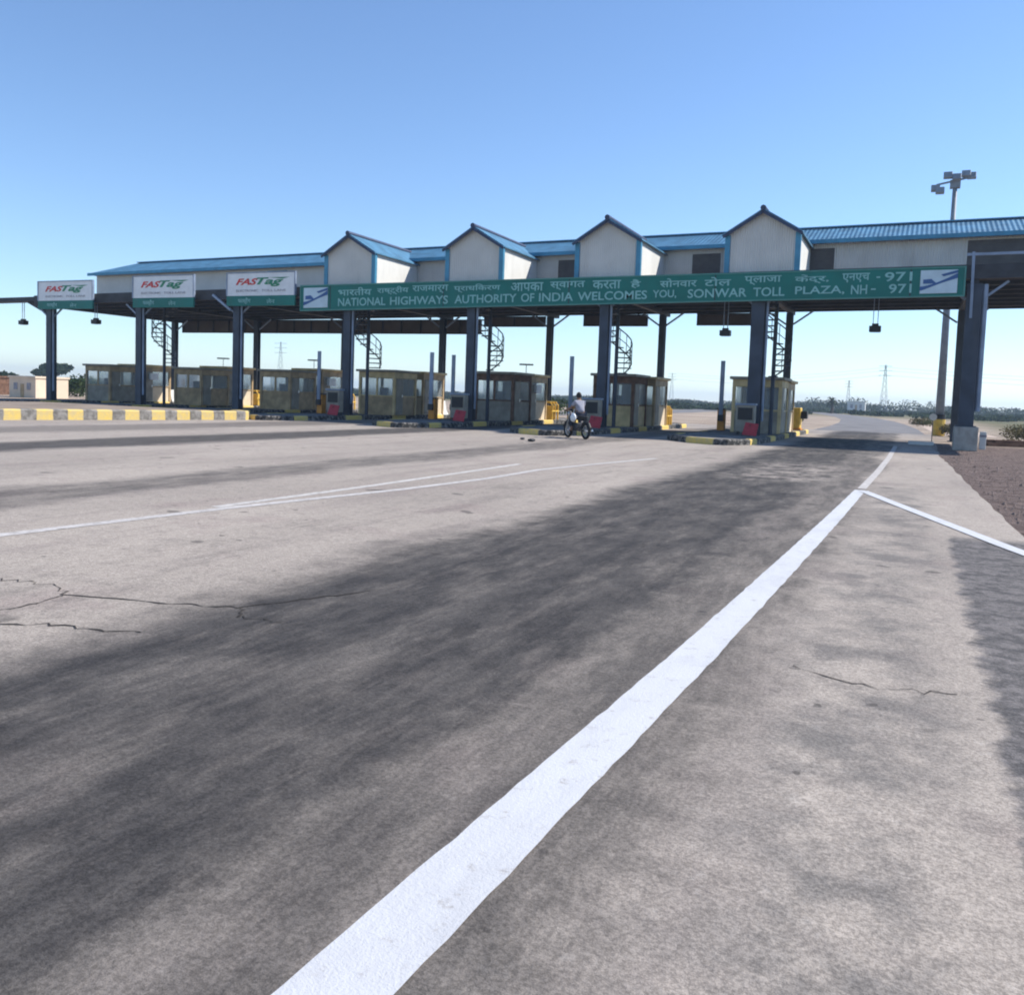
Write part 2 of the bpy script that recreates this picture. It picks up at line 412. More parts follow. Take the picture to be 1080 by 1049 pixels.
def island(c, label, z=.20):
    path = [(c + .22, 32.5), (c - .2, 32.35), (c - 1.2, 32.9), (c - 2.2, 34.0), (c - 2.62, 35.0), (c - 2.62, 45), (c - 2.62, 52.0), (c - 1.6, 54.0), (c, 54.0), (c + .98, 52.0), (c + .98, 44), (c + .98, 35.4), (c + .8, 33.8)]
    path = path[::-1]
    t = thing('traffic_island', label, 'traffic island', (c, 43, 0), group='kerbed islands between the toll lanes')
    kerb_mesh(path, .22, 0, z + .02, True).build('kerb_stone', 'stripe_nose', t, origin=(c, 43, 0))
    m = MB(); P = [Vector(p) for p in path]; cen = Vector((c - .8, 43))
    m.face([(cen.x + (p.x - cen.x) * .9, cen.y + (p.y - cen.y) * .985, z) for p in P])
    m.build('island_surface', 'island_top', t, origin=(c, 43, 0))
    return t
for i in range(1, 8): island(C[i], 'striped lane island ' + WHERE[i], .2 if i < 5 else .22)

# ------------------------------------------------------------------ CANOPY
can = thing('toll_canopy', 'long blue roofed toll plaza canopy with four front gables on dark blue columns', 'canopy', (-22, 44, 0))
O = (-22, 44, 0)
def cp(mb, name, mat, parent=can, **k): return mb.build(name, mat, parent, tilt=tilt, origin=O, **k)
XL, XR = -49.6, 7.5
def seg(x0, x1, n): return [x0 + (x1 - x0) * i / n for i in range(n + 1)]
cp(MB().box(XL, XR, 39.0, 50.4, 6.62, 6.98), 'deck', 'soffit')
m = MB().box(XL - .05, XR + .05, 38.9, 38.99, 6.50, 7.04); m.box(XL - .05, XR + .05, 50.41, 50.5, 6.5, 7.04); m.box(XL - .06, XL - .01, 38.995, 50.405, 6.5, 7.04); m.box(XR + .01, XR + .06, 38.995, 50.405, 6.5, 7.04)
cp(m, 'fascia', 'dark_steel')
for c in C:
    m = MB(); m.box(c - .13, c + .13, 39.0, 50.4, 6.32, 6.615)
    cp(m, 'cross_beam', 'dark_steel')
for y in (40.6, 42.2, 43.8, 45.4, 47.0, 48.6):
    cp(MB().box(XL + .1, XR - .1, y - .06, y + .06, 6.46, 6.612), 'purlin', 'dark_steel')
def col_mesh(x, y, z0, w, d):
    m = MB(); t = .035
    m.box(x - w / 2, x + w / 2, y - d / 2, y - d / 2 + t, z0, 6.315); m.box(x - w / 2, x + w / 2, y + d / 2 - t, y + d / 2, z0, 6.315)
    m.box(x - .04, x + .04, y - d / 2 + t, y + d / 2 - t, z0, 6.315)
    m.box(x - w / 2 - .1, x + w / 2 + .1, y - d / 2 - .08, y + d / 2 + .08, z0, z0 + .03)
    return m
for i, c in enumerate(C):
    for row, y in ((0, YF), (1, YB)):
        z0 = .93 if i == 0 and row == 0 else .203 if i else .02
        w = .42 if row == 0 else .34
        if row == 0 and i in (0, 1): w = .54
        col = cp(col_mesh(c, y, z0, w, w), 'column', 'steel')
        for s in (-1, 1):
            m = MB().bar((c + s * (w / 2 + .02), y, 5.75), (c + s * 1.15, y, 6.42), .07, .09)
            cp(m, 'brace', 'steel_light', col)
        if row == 0:
            m = MB().tube([(c + w / 2 + .10, y - .12, z0 + .6), (c + w / 2 + .10, y - .12, 6.3)], .055 if i else .10, 10)
            cp(m, 'drain_pipe', 'steel_light', col)
ped = cp(MB().box(1.45, 2.3, 38.75, 39.65, 0, .925), 'pedestal', 'concrete', bevel=.02)
# gallery behind the gables
GY = 43.5
wins = [(-35.5, -34.2, 8.3, 8.62), (-17.05, -16.05, 7.55, 8.6), (-10.15, -8.8, 7.55, 8.62), (-4.75, -3.7, 7.55, 8.64), (1.67, 7.3, 7.5, 8.72)]
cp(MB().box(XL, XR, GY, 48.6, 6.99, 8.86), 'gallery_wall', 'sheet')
for a, b, z0, z1 in wins:
    lo = cp(MB().box(a, b, GY - .03, GY - .004, z0, z1), 'louvre', 'louvre')
    fm = MB(); fm.box(a - .06, a - .002, GY - .05, GY - .004, z0 - .06, z1 + .06).box(b + .002, b + .06, GY - .05, GY - .004, z0 - .06, z1 + .06)
    fm.box(a, b, GY - .05, GY - .004, z1 + .002, z1 + .06).box(a, b, GY - .05, GY - .004, z0 - .06, z0 - .002)
    cp(fm, 'louvre_frame', 'bluetrim' if a < -20 else 'sheet', lo)
m = MB(); RZ = 9.95; e0, e1 = 43.1, 49.0
def roofshell(off):
    A = [(XL - .35, e0, 8.88 + off), (XR + .3, e0, 8.88 + off), (XR + .3, 46.05, RZ + off), (XL + 1.1, 46.05, RZ + off), (XL - .35, e1, 8.88 + off), (XR + .3, e1, 8.88 + off)]
    return A
A = [m.bm.verts.new(p) for p in roofshell(0)]; B = [m.bm.verts.new(p) for p in roofshell(.07)]
for V, fl in ((A, 1), (B, 0)):
    for f in ((0, 1, 2, 3), (3, 2, 5, 4), (4, 0, 3)):
        m.bm.faces.new([V[i] for i in (f[::-1] if fl else f)])
for a, b in ((0, 1), (1, 2), (2, 5), (5, 4), (4, 0)): m.bm.faces.new((A[a], A[b], B[b], B[a]))
cp(m, 'gallery_roof', 'roofblue')
m = MB().box(XL - .35, XR + .3, e0 - .05, e0 - .003, 8.80, 8.98)
cp(m, 'eave_gutter', 'bluetrim')
m = MB().bar((XL + 1.0, 46.05, RZ + .10), (XR + .3, 46.05, RZ + .10), .35, .05)
cp(m, 'ridge_cap', 'bluetrim')
cp(MB().prism([(GY, 8.86), (48.6, 8.86), (46.05, 9.9)], 'x', XR - .1, XR), 'gable_end', 'sheet')
# gables over the lanes
def gable(c):
    a, b, y0, ze, zp = c - 1.44, c + 1.44, 39.15, 8.70, 9.58
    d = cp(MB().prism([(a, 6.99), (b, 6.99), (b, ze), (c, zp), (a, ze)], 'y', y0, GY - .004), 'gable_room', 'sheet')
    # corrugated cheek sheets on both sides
    cp(MB().box(b + .003, b + .03, y0 + .14, GY - .06, 7.0, ze - .02), 'side_sheet', 'sheet_sunlit', d)
    cp(MB().box(a - .03, a - .003, y0 + .14, GY - .06, 7.0, ze - .02), 'side_sheet', 'sheet_sunlit', d)
    r = MB(); t = .07; ov = .18; sl = (zp - ze) / 1.44
    for s in (-1, 1):
        x1 = c + s * (1.44 + ov)
        pl = [(c, zp + .01), (x1, ze - sl * ov + .01), (x1, ze - sl * ov + .01 + t), (c, zp + .01 + t)]
        r.prism(pl if s > 0 else pl[::-1], 'y', y0 - .22, 45.1)
    cp(r, 'gable_roof', 'roofblue', d)
    v = MB()
    for s in (-1, 1):
        x1 = c + s * (1.44 + ov)
        v.bar((c, y0 - .24, zp - .06), (x1, y0 - .24, ze - sl * ov - .05), .04, .12)
    cp(v, 'barge_board', 'caps', d)
    for x in (a, b): cp(MB().box(x - .11, x + .11, y0 - .05, y0 + .14, 7.0, ze - .06), 'corner_trim', 'bluetrim', d)
    cp(MB().tube([(c, y0 - .3, zp + .08), (c, 45.1, zp + .08)], .12, 8), 'ridge_cap', 'caps', d)
for i in (1, 2, 3, 4): gable(C[i])
# conduits and short ties on the canopy front
cp(MB().bar((-35.5, 38.85, 6.75), (-34.25, 38.87, 5.9), .12, .12), 'tie', 'steel_light')
cp(MB().bar((1.72, 38.82, 7.5), (1.76, 38.82, 5.0), .10, .10), 'conduit', 'steel_light')
cp(MB().box(1.5, 7.5, 38.8, 38.88, 7.36, 7.46), 'handrail', 'steel_light')
# narrow arm reaching out past the left end
m = MB().box(-58, XL - .08, 38.95, 39.7, 6.72, 6.98); m.bar((-48.75, 39.3, 5.95), (-50.6, 39.3, 6.74), .12, .2)
cp(m, 'side_arm', 'dark_steel')

# ------------------------------------------------------------------ SIGNS
def text_mesh(body, x0, x1, z0, z1, y, th=.02, shear=0., bold=0.):
    cu = bpy.data.curves.new('lettering', 'FONT'); cu.body = body; cu.extrude = th / 2; cu.offset = bold; cu.shear = shear
    cu.resolution_u = 3
    ob = bpy.data.objects.new('lettering_tmp', cu); COL.objects.link(ob)
    dg = bpy.context.evaluated_depsgraph_get(); dg.update()
    me = bpy.data.meshes.new_from_object(ob.evaluated_get(dg))
    bpy.data.objects.remove(ob)
    bm = bmesh.new(); bm.from_mesh(me); bpy.data.meshes.remove(me)
    if not bm.verts: return bm
    xs = [v.co.x for v in bm.verts]; ys = [v.co.y for v in bm.verts]
    a, b, c_, d = min(xs), max(xs), min(ys), max(ys)
    for v in bm.verts:
        u = (v.co.x - a) / (b - a); w = (v.co.y - c_) / max(1e-6, d - c_); zz = v.co.z
        v.co = Vector((x0 + u * (x1 - x0), y - th / 2 - zz, z0 + w * (z1 - z0)))
    return bm
def add_bm(mb, bm):
    me = bpy.data.meshes.new('tmp'); bm.to_mesh(me); bm.free(); mb.bm.from_mesh(me); bpy.data.meshes.remove(me)

SO = (-14, 38.7, 0)
def st(p): # the long sign climbs gently to the right
    u = (p.x + 29.5) / 31.0
    lo = 5.56 + .38 * u; hi = 6.77 + .21 * u
    return lo + (hi - lo) * (p.z - 10) - p.z
def sp_(mb, name, mat, parent): return mb.build(name, mat, parent, tilt=st, origin=SO)
sgn = thing('highway_sign', 'very long green sign with two rows of white lettering along the canopy front', 'sign', SO)
SY = 38.66
sp_(MB().box(-29.45, 1.44, SY, SY + .12, 10, 11), 'panel', 'green', sgn)
fr = MB().box(-29.5, 1.5, SY - .03, SY + .13, 11.001, 11.05); fr.box(-29.5, 1.5, SY - .03, SY + .13, 9.95, 9.999); fr.box(-29.5, -29.452, SY - .03, SY + .13, 10, 11); fr.box(1.443, 1.5, SY - .03, SY + .13, 10, 11)
sp_(fr, 'frame', 'green_edge', sgn)
sm = MB()
for x in (-27.62, -21.05, -14.6, -8.0, -.42): sm.box(x - .02, x + .02, SY - .008, SY - .002, 10.01, 10.99)
sp_(sm, 'panel_seam', 'dark_steel', sgn)
def at(px_):  # horizontal place of a word along the sign, from a table measured on it
    T = [(320, -29.3), (350, -27.53), (356, -27.18), (398, -24.8), (434, -22.83), (478, -20.53), (545, -17.19), (580, -15.53), (625, -13.48), (665, -11.72), (696, -10.4), (743, -8.46), (785, -6.79), (838, -4.77), (888, -2.94), (924, -1.67), (968, -.17), (1013, 1.32), (1017, 1.45)]
    for (a, b), (c, d) in zip(T, T[1:]):
        if a <= px_ <= c: return b + (d - b) * (px_ - a) / (c - a)
    return T[-1][1]
rows = [
 (10.56, 10.90, [('भारतीय', 357, 392), ('राष्ट्रीय', 398, 431), ('राजमार्ग', 435, 473), ('प्राधिकरण', 479, 528), ('आपका', 539, 573), ('स्वागत', 580, 617), ('करता', 625, 655), ('है', 665, 676), ('सोनवार', 696, 735), ('टोल', 743, 771), ('प्लाजा', 785, 824), ('केंद्र,', 838, 874), ('एनएच', 888, 917), ('-', 924, 928), ('971', 933, 962)]),
 (10.12, 10.46, [('NATIONAL', 357, 407), ('HIGHWAYS', 412, 473), ('AUTHORITY', 480, 545), ('OF', 550, 564), ('INDIA', 569, 605), ('WELCOMES', 610, 683), ('YOU,', 689, 714), ('SONWAR', 726, 788), ('TOLL', 795, 828), ('PLAZA,', 839, 891), ('NH', 898, 915), ('-', 919, 924), ('971', 938, 962)])]
for z0, z1, ws in rows:
    for w, a, b in ws:
        tm = MB()
        za, zb = (z0, z1) if w != '-' else ((z0 + z1) / 2 - .025, (z0 + z1) / 2 + .025)
        add_bm(tm, text_mesh(w, at(a), at(b), za, zb, SY - .006, .01, bold=.012))
        sp_(tm, 'lettering', 'letter', sgn)
def emblem(x0, x1):
    w = x1 - x0
    e = sp_(MB().box(x0, x1, SY - .04, SY - .012, 10.08, 10.93), 'emblem', 'emblem', sgn)
    def pz(pts): return [(x0 + u * w, 10.08 + v * .85) for u, v in pts]
    s_ = MB(); n = 14
    up = [(t, .30 + .55 * t ** 1.5) for t in [i / n for i in range(n + 1)]]
    low = [(t, .12 + .50 * t ** 1.5 + .10 * math.sin(t * 3)) for t in [i / n for i in range(n + 1)]]
    s_.prism(pz(low + up[::-1])[::1], 'y', SY - .055, SY - .043)
    s_.prism(pz([(.08, .42), (.45, .42), (.30, .62), (.08, .60)]), 'y', SY - .056, SY - .043)
    s_.prism(pz([(.55, .80), (1.0, .98), (1.0, .86), (.62, .72)]), 'y', SY - .056, SY - .043)
    sp_(s_, 'road_mark', 'emblem_blue', e)
emblem(-29.25, -27.75); emblem(-.08, 1.22)

def lane_board(x0, x1, z0, z1, label):
    o = ((x0 + x1) / 2, 38.6, z0); w = x1 - x0; h = z1 - z0; y = 38.62
    t = thing('lane_board', label, 'sign', o, group='white and green lane boards hung on the canopy front')
    b = lambda mb, n, m, p=t: mb.build(n, m, p, origin=o)
    zs = z0 + h * .31
    b(MB().box(x0, x1, y, y + .1, zs + .001, z1), 'upper_panel', 'white')
    b(MB().box(x0 - .03, x1 + .03, y - .01, y + .1, z0, zs), 'lower_panel', 'green')
    f = MB().box(x0 - .06, x0 - .001, y - .03, y + .11, zs + .002, z1).box(x1 + .001, x1 + .06, y - .03, y + .11, zs + .002, z1).box(x0 - .06, x1 + .06, y - .03, y + .11, z1 + .001, z1 + .06)
    b(f, 'frame', 'steel_light')
    m = MB(); add_bm(m, text_mesh('FAS', x0 + w * .13, x0 + w * .46, zs + h * .33, zs + h * .53, y - .006, .01, .35, .03)); b(m, 'red_lettering', 'red_ink')
    m = MB(); add_bm(m, text_mesh('Tag', x0 + w * .44, x0 + w * .84, zs + h * .27, zs + h * .55, y - .006, .01, .35, .03)); b(m, 'green_lettering', 'green_ink')
    m = MB(); m.prism([(x0 + w * .82, zs + h * .50), (x0 + w * .93, zs + h * .55), (x0 + w * .62, zs + h * .55)], 'y', y - .01, y - .003); b(m, 'swoosh', 'green_ink')
    m = MB(); add_bm(m, text_mesh('ELECTRONIC', x0 + w * .14, x0 + w * .47, zs + h * .12, zs + h * .19, y - .006, .01)); add_bm(m, text_mesh('TOLL LANE', x0 + w * .52, x0 + w * .88, zs + h * .12, zs + h * .19, y - .006, .01)); b(m, 'small_lettering', 'grey_ink')
    m = MB(); add_bm(m, text_mesh('फास्टैग', x0 + w * .17, x0 + w * .36, z0 + h * .05, z0 + h * .25, y - .016, .01, bold=.01)); add_bm(m, text_mesh('लेन', x0 + w * .6, x0 + w * .72, z0 + h * .07, z0 + h * .22, y - .016, .01)); b(m, 'white_lettering', 'letter')
    h_ = MB()
    for x in (x0 + w * .2, x0 + w * .8): h_.box(x - .05, x + .05, y + .101, 38.88, z0 + .3, z0 + 1.2)
    b(h_, 'mounting_bracket', 'dark_steel')
lane_board(-34.3, -29.85, 5.80, 7.52, 'white and green lane board touching the end of the long green sign')
lane_board(-41.15, -36.7, 5.76, 7.50, 'white and green lane board, middle one of the three')
lane_board(-48.9, -44.4, 5.72, 7.34, 'leftmost white and green lane board, at the canopy end')

def back_board(x0, x1, z0, z1, label):
    o = ((x0 + x1) / 2, 50.2, z1)
    t = thing('rear_sign_board', label, 'sign', o, group='brown backed boards hung from the far edge of the canopy')
    m = MB().box(x0, x1, 50.16, 50.24, z0, z1); m.build('panel', 'boardback', t, origin=o)
    f = MB().box(x0, x1, 50.08, 50.155, z0, z0 + .07).box(x0, x1, 50.08, 50.155, z1 - .07, z1)
    n = max(2, int((x1 - x0) / 1.4))
    for i in range(n + 1):
        x = x0 + .04 + (x1 - x0 - .08) * i / n; f.box(x - .035, x + .035, 50.08, 50.155, z0 + .071, z1 - .071)
    f.build('back_frame', 'dark_steel', t, origin=o)
    h = MB()
    for i in (.15, .85): x = x0 + (x1 - x0) * i; h.box(x - .04, x + .04, 50.17, 50.23, z1 + .001, z1 + .25)
    h.build('hanger', 'dark_steel', t, origin=o)
back_board(-11.3, -7.9, 5.75, 6.42, 'short brown backed board hanging beside the column of the rightmost gable')
back_board(-17.95, -14.1, 5.70, 6.36, 'short brown backed board hanging behind the second gable column from the right')
back_board(-24.4, -20.35, 5.66, 6.28, 'brown backed board between the very long one and the gap of sky')
back_board(-48.6, -24.6, 5.2, 6.1, 'very long brown backed board hanging under the left half of the canopy')

# ------------------------------------------------------------------ hanging lamps
def lamp(x, y, ztop, z, label):
    t = thing('hanging_lamp', label, 'lamp', (x, y, ztop), group='boxy lamps hung below the canopy')
    L = ztop - z
    r = MB().bar((-.09, 0, 0), (-.09, 0, -L + .3), .03).bar((.09, 0, 0), (.09, 0, -L + .3), .03); r.build('rod', 'steel_light', t)
    b = MB().box(-.23, .23, -.18, .18, -L, -L + .24); b.box(-.13, .13, -.1, .1, -L + .241, -L + .34); b.build('housing', 'black', t)
    MB().box(-.19, .19, -.14, .14, -L - .02, -L - .002).build('lamp_glass', 'steel_light', t)
lamp(-1.70, 41, 6.5, 4.72, 'boxy black lamp hanging alone on two rods over the right lane')
lamp(-7.93, 41, 6.45, 4.52, 'boxy black lamp hanging left of the column of the rightmost gable')
lamp(-44.85, 39.3, 6.1, 4.9, 'boxy dark lamp hanging below the leftmost white lane board')
lamp(-51.1, 39.3, 6.3, 4.86, 'boxy dark lamp hanging from the arm beyond the left canopy end')

# ------------------------------------------------------------------ TOLL BOOTHS
def booth(label, loc, wall, post, D=2.35, W=2.2, H=2.42, group='toll booths on the lane islands', name='toll_booth'):
    t = thing(name, label, 'toll booth', loc, group=group)
    x0, x1, y0, y1 = -W / 2, W / 2, 0, D; zs = 1.0
    MB().box(x0 + .05, x1 - .05, y0 + .05, y1 - .05, 0, zs).build('wall', wall, t)
    MB().box(x0 - .12, x1 + .12, y0 - .15, y1 + .12, H, H + .13).build('roof', 'booth_grey' if wall != 'booth_cream' else 'booth_olive', t, bevel=.02)
    for x, y in ((x0, y0), (x1 - .14, y0), (x0, y1 - .14), (x1 - .14, y1 - .14)):
        MB().box(x, x + .14, y, y + .14, 0, H - .002).build('corner_post', post, t)
    f = MB()
    f.box(x0 + .142, x1 - .142, y0 + .01, y0 + .10, zs + .001, zs + .07).box(x0 + .142, x1 - .142, y0 + .01, y0 + .10, H - .32, H - .003)
    f.box(x0 + .142, x1 - .142, y1 - .10, y1 - .01, zs + .001, zs + .07).box(x0 + .142, x1 - .142, y1 - .10, y1 - .01, H - .32, H - .003)
    f.box(x0 + .01, x0 + .1, y0 + .142, y1 - .142, H - .32, H - .003).box(x1 - .1, x1 - .01, y0 + .142, y1 - .142, H - .32, H - .003)
    f.box(x0 + .01, x0 + .1, y0 + .142, y1 - .142, zs + .001, zs + .07).box(x1 - .1, x1 - .01, y0 + .142, y1 - .142, zs + .001, zs + .07)
    f.build('window_frame', post, t)
    for nm, b in (('front', (x0 + .15, -.05 - .0, y0 + .045, y0 + .06)), ('front', (.06, x1 - .15, y0 + .045, y0 + .06)), ('rear', (x0 + .15, x1 - .15, y1 - .06, y1 - .045))):
        MB().box(b[0], b[1], b[2], b[3], zs + .075, H - .325).build('window_pane', 'glass', t)
    MB().box(-.045, .055, y0 + .02, y0 + .09, zs + .073, H - .323).build('mullion', post, t)
    for x in (x0 + .045, x1 - .06):
        MB().box(x, x + .015, y0 + .9, y1 - .15, zs + .075, H - .325).build('window_pane', 'glass', t)
    d = MB().box(x1 - .045, x1 + .012, y0 + .18, y0 + .84, .06, H - .34).build('door', 'booth_grey', t)
    MB().box(x1 + .013, x1 + .05, y0 + .72, y0 + .78, 1.0, 1.14).build('handle', 'chrome', d)
    MB().box(x0 + .3, x1 - .5, y0 + .5, y1 - .6, zs + .002, zs + .06).build('counter', 'booth_cream', t)
    MB().box(-.3, .2, .8, .95, zs + .062, zs + .5).build('monitor', 'black', t)
    return t
proto_f = booth('grey brown toll booth ' + WHERE[1], (C[1] - .35, 42, .203), 'booth_grey', 'booth_olive')
proto_r = booth('rear cabin behind the booth ' + WHERE[1], (C[1] - .35, 44.75, .203), 'booth_cream', 'booth_brown', D=2.5, W=2.1, H=2.38, group='rear cabins behind the toll booths', name='rear_cabin')
proto_b = booth('brown panelled toll booth ' + WHERE[5], (C[5] - .2, 42.6, .223), 'booth_brown', 'booth_brown', D=2.5, H=2.2)
FW = {2: ('booth_olive', 'rust'), 3: ('booth_grey', 'rust'), 4: ('booth_brown', 'booth_olive')}
FL = {2: 'olive tan', 3: 'grey and brown', 4: 'brown and tan'}
for i in (2, 3, 4):
    booth(FL[i] + ' toll booth ' + WHERE[i], (C[i] - .4 + (.3 if i > 2 else 0), 42.1, .203), *FW[i], W=2.2 + .12 * (i - 3), H=2.42 - .04 * (i - 2))
for i in (6, 7):
    booth(('brown' if i == 6 else 'grey') + ' panelled toll booth ' + WHERE[i], (C[i] + (.1 if i == 6 else -.2), 42.8, .223), 'booth_brown' if i == 6 else 'booth_grey', 'booth_brown', D=2.5, H=2.2 + .06 * (i - 6))
for i in (2, 3, 4, 5, 6, 7):
    q = dup(proto_r, 'rear cabin behind the booth ' + WHERE[i], (C[i] - .3 + .1 * (i % 3), 45.6 if i > 3 else 44.85, .203 if i < 5 else .223))
    a = MB().box(.98, 1.22, .5, 1.2, 1.5, 1.95).build('air_conditioner', 'white', q) if i % 2 else None
# ------------------------------------------------------------------ SPIRAL STAIRS
def stair(label, loc, rz=0.):
    t = thing('spiral_stair', label, 'staircase', loc, rz, 'spiral stairs rising to the canopy')
    MB().tube([(0, 0, 0), (0, 0, 6.25)], .09, 10).build('pole', 'steel', t)
    n = 24; r = .72; rail = []
    for i in range(9, n):
        a = 2 * math.pi * i / 13; z = .25 + i * .25
        q = Matrix.Rotation(a, 4, 'Z')
        m = MB(); m.prism([(.08, -.06), (r, -.20), (r, .20), (.08, .06)], 'z', z, z + .05)
        m.bm.transform(q); m.build('tread', 'steel', t)
        rail.append((r * math.cos(a), r * math.sin(a), z + .9))
    rm = MB(); rm.tube(rail, .03, 6); rm.tube([(x, y, z - .45) for x, y, z in rail], .02, 5); rm.tube([(x, y, z - .9) for x, y, z in rail], .035, 5)
    for k in range(len(rail)): x, y, z = rail[k]; rm.tube([(x, y, z - .9), (x, y, z)], .018, 5)
    rm.build('handrail', 'steel', t)
    return t
s0 = stair('dark spiral stair on the island ' + WHERE[1], (C[1] + .45, 41.15, .203), .5)
dup(s0, 'dark spiral stair on the island ' + WHERE[2], (C[2], 41.1, .203), 1.2)
dup(s0, 'dark spiral stair on the island ' + WHERE[3], (C[3], 41.15, .203), .9)
dup(s0, 'dark spiral stair on the island ' + WHERE[4], (C[4], 41.0, .203), 2.)
dup(s0, 'dark spiral stair on the island ' + WHERE[6], (C[6], 41.0, .223), 2.6)

# ------------------------------------------------------------------ BOOM BARRIERS, cabinets, red boards, guards
def boom(label, loc, lean=0.):
    t = thing('boom_barrier', label, 'boom barrier', loc, 0, 'toll lane barriers with their arms raised')
    MB().box(-.17, .17, -.2, .2, 0, 1.0).build('housing', 'orange', t, bevel=.02)
    MB().box(-.19, .19, -.22, .22, 1.002, 1.06).build('housing_cap', 'black', t)
    a = MB().box(-.10, .10, -.29, -.23, .75, 3.3); a.box(-.07, .07, -.228, -.202, .8, .95); a.build('arm', 'steel_light', t)
    w = MB().box(-.13, .13, -.33, -.2, .45, .748); w.build('counterweight', 'black', t)
    return t
B0 = boom('raised grey barrier arm left of the booth ' + WHERE[1], (C[1] - 2.15, 43.4, .203))
dup(B0, 'raised grey barrier arm left of the booth ' + WHERE[2], (C[2] - 2.2, 41.3, .203))
dup(B0, 'nearer of two raised barriers ' + WHERE[3], (C[3] - 2.2, 39.5, .203))
dup(B0, 'farther of two raised barriers ' + WHERE[3], (C[3] - 2.2, 41.8, .203))
dup(B0, 'raised grey barrier arm left of the booth ' + WHERE[4], (C[4] - 2.2, 40.0, .203))

def cabinet(label, loc):
    t = thing('lane_cabinet', label, 'cabinet', loc, 0, 'grey equipment cabinets at the feet of the columns')
    MB().box(-.38, .38, -.2, .2, .15, 1.25).build('case', 'booth_grey', t, bevel=.02)
    MB().box(-.3, .3, -.225, -.204, .65, 1.15).build('door', 'black', t)
    MB().box(-.42, .42, -.24, .22, 1.252, 1.33).build('hood', 'steel_light', t)
    for x in (-.33, .25): MB().box(x, x + .08, -.15, .15, 0, .148).build('leg', 'dark_steel', t)
    return t
K0 = cabinet('grey cabinet at the column ' + WHERE[1], (C[1] - .15, 38.2, .203))
for i in (2, 3, 4): dup(K0, 'grey cabinet at the column ' + WHERE[i], (C[i] - .1, 38.25, .203))
def redboard(label, loc, rz):
    t = thing('red_board', label, 'board', loc, rz, 'small red boards at the island fronts')
    m = MB().prism([(-.30, .04), (.26, .0), (.34, .50), (-.18, .56)], 'y', -.02, .02)
    m.bm.transform(Matrix.Rotation(R(-12), 4, 'X')); m.build('panel', 'red', t)
    MB().bar((.0, .03, .45), (.05, .42, .01), .03).build('prop', 'dark_steel', t)
    return t
R0 = redboard('tilted red board at the column ' + WHERE[1], (C[1] + .15, 37.5, .21), .1)
for i in (2, 3, 4): dup(R0, 'tilted red board at the column ' + WHERE[i], (C[i] + .22, 37.6, .21), .1)
def guard(label, loc, white=True):
    t = thing('crash_guard', label, 'crash guard', loc, 0, 'yellow crash guards at the far island ends')
    for y in (0, .45, .9):
        MB().tube([(-.42, y, 0), (-.42, y, .85), (-.3, y, 1.0), (.3, y, 1.0), (.42, y, .85), (.42, y, 0)], .055, 8).build('hoop', 'yellow', t)
    MB().box(-.35, .35, .15, .75, .01, .8).build('block', 'yellow', t, bevel=.03)
    MB().tube([(.42, -.1, .5), (.42, 1.0, .5)], .045, 8).build('rail', 'yellow', t)
    return t
G0 = guard('yellow crash guard beside the booth ' + WHERE[2], (C[2] + .4, 48.0, .203))
dup(G0, 'yellow crash guard beside the booth ' + WHERE[3], (C[3] + .45, 47.9, .203))
dup(G0, 'yellow crash guard behind the booth ' + WHERE[4], (C[4] - 1.0, 48.3, .203))
dup(G0, 'yellow crash guard behind the booth ' + WHERE[5], (C[5] + .3, 48.6, .223))
dup(G0, 'yellow crash guard behind the booth ' + WHERE[6], (C[6] + .3, 48.6, .223))
t = thing('fuel_cabinet', 'orange yellow cabinet with a black box on its right side, behind the rightmost booth', 'cabinet', (C[1] + .35, 50.6, .203))
MB().box(-.35, .35, -.4, .4, .1, 1.2).build('case', 'yellow', t, bevel=.03); MB().box(-.4, .4, -.45, .45, 0, .098).build('plinth', 'orange', t)
MB().box(.352, .68, -.25, .25, .62, 1.02).build('black_box', 'black', t, bevel=.02)
# white concrete blocks beyond the booths
def cblock(label, loc):
    t = MB().prism([(-.55, 0), (.55, 0), (.40, .22), (.28, .85), (-.28, .85), (-.40, .22)], 'y', -.5, .5).build('concrete_block', 'far_white', smooth=False, bevel=.02)
    t.location = loc; return tag(t, label, 'concrete block', 'pale concrete blocks behind the booths')
cb = cblock('pale concrete block behind the booth ' + WHERE[2], (C[2] - .6, 48.4, .203))
for i, dx, y in ((3, -.7, 48.5), (4, .3, 48.3), (5, -.7, 48.8), (6, -.8, 48.7), (7, .4, 48.7)):
    c_ = cb.copy(); COL.objects.link(c_); c_.location = (C[i] + dx, y, .203 if i < 5 else .223); c_['label'] = 'pale concrete block behind the booth ' + WHERE[i]
# flat antennas on thin poles over the cabins
def antenna(label, loc):
    t = thing('antenna', label, 'antenna', loc, .3, 'flat antennas above the booth roofs')
    MB().tube([(0, 0, 0), (0, 0, .5)], .02, 6).build('pole', 'steel_light', t)
    MB().box(-.38, .38, -.12, .12, .5, .58).build('panel', 'steel', t)
    return t
A0 = antenna('flat antenna above the cabin ' + WHERE[3], (C[3] - .1, 46.2, 2.716))
dup(A0, 'flat antenna above the cabin ' + WHERE[5], (C[5] - .4, 46.6, 2.736)); dup(A0, 'flat antenna above the cabin ' + WHERE[6], (C[6] - .5, 46.6, 2.736))

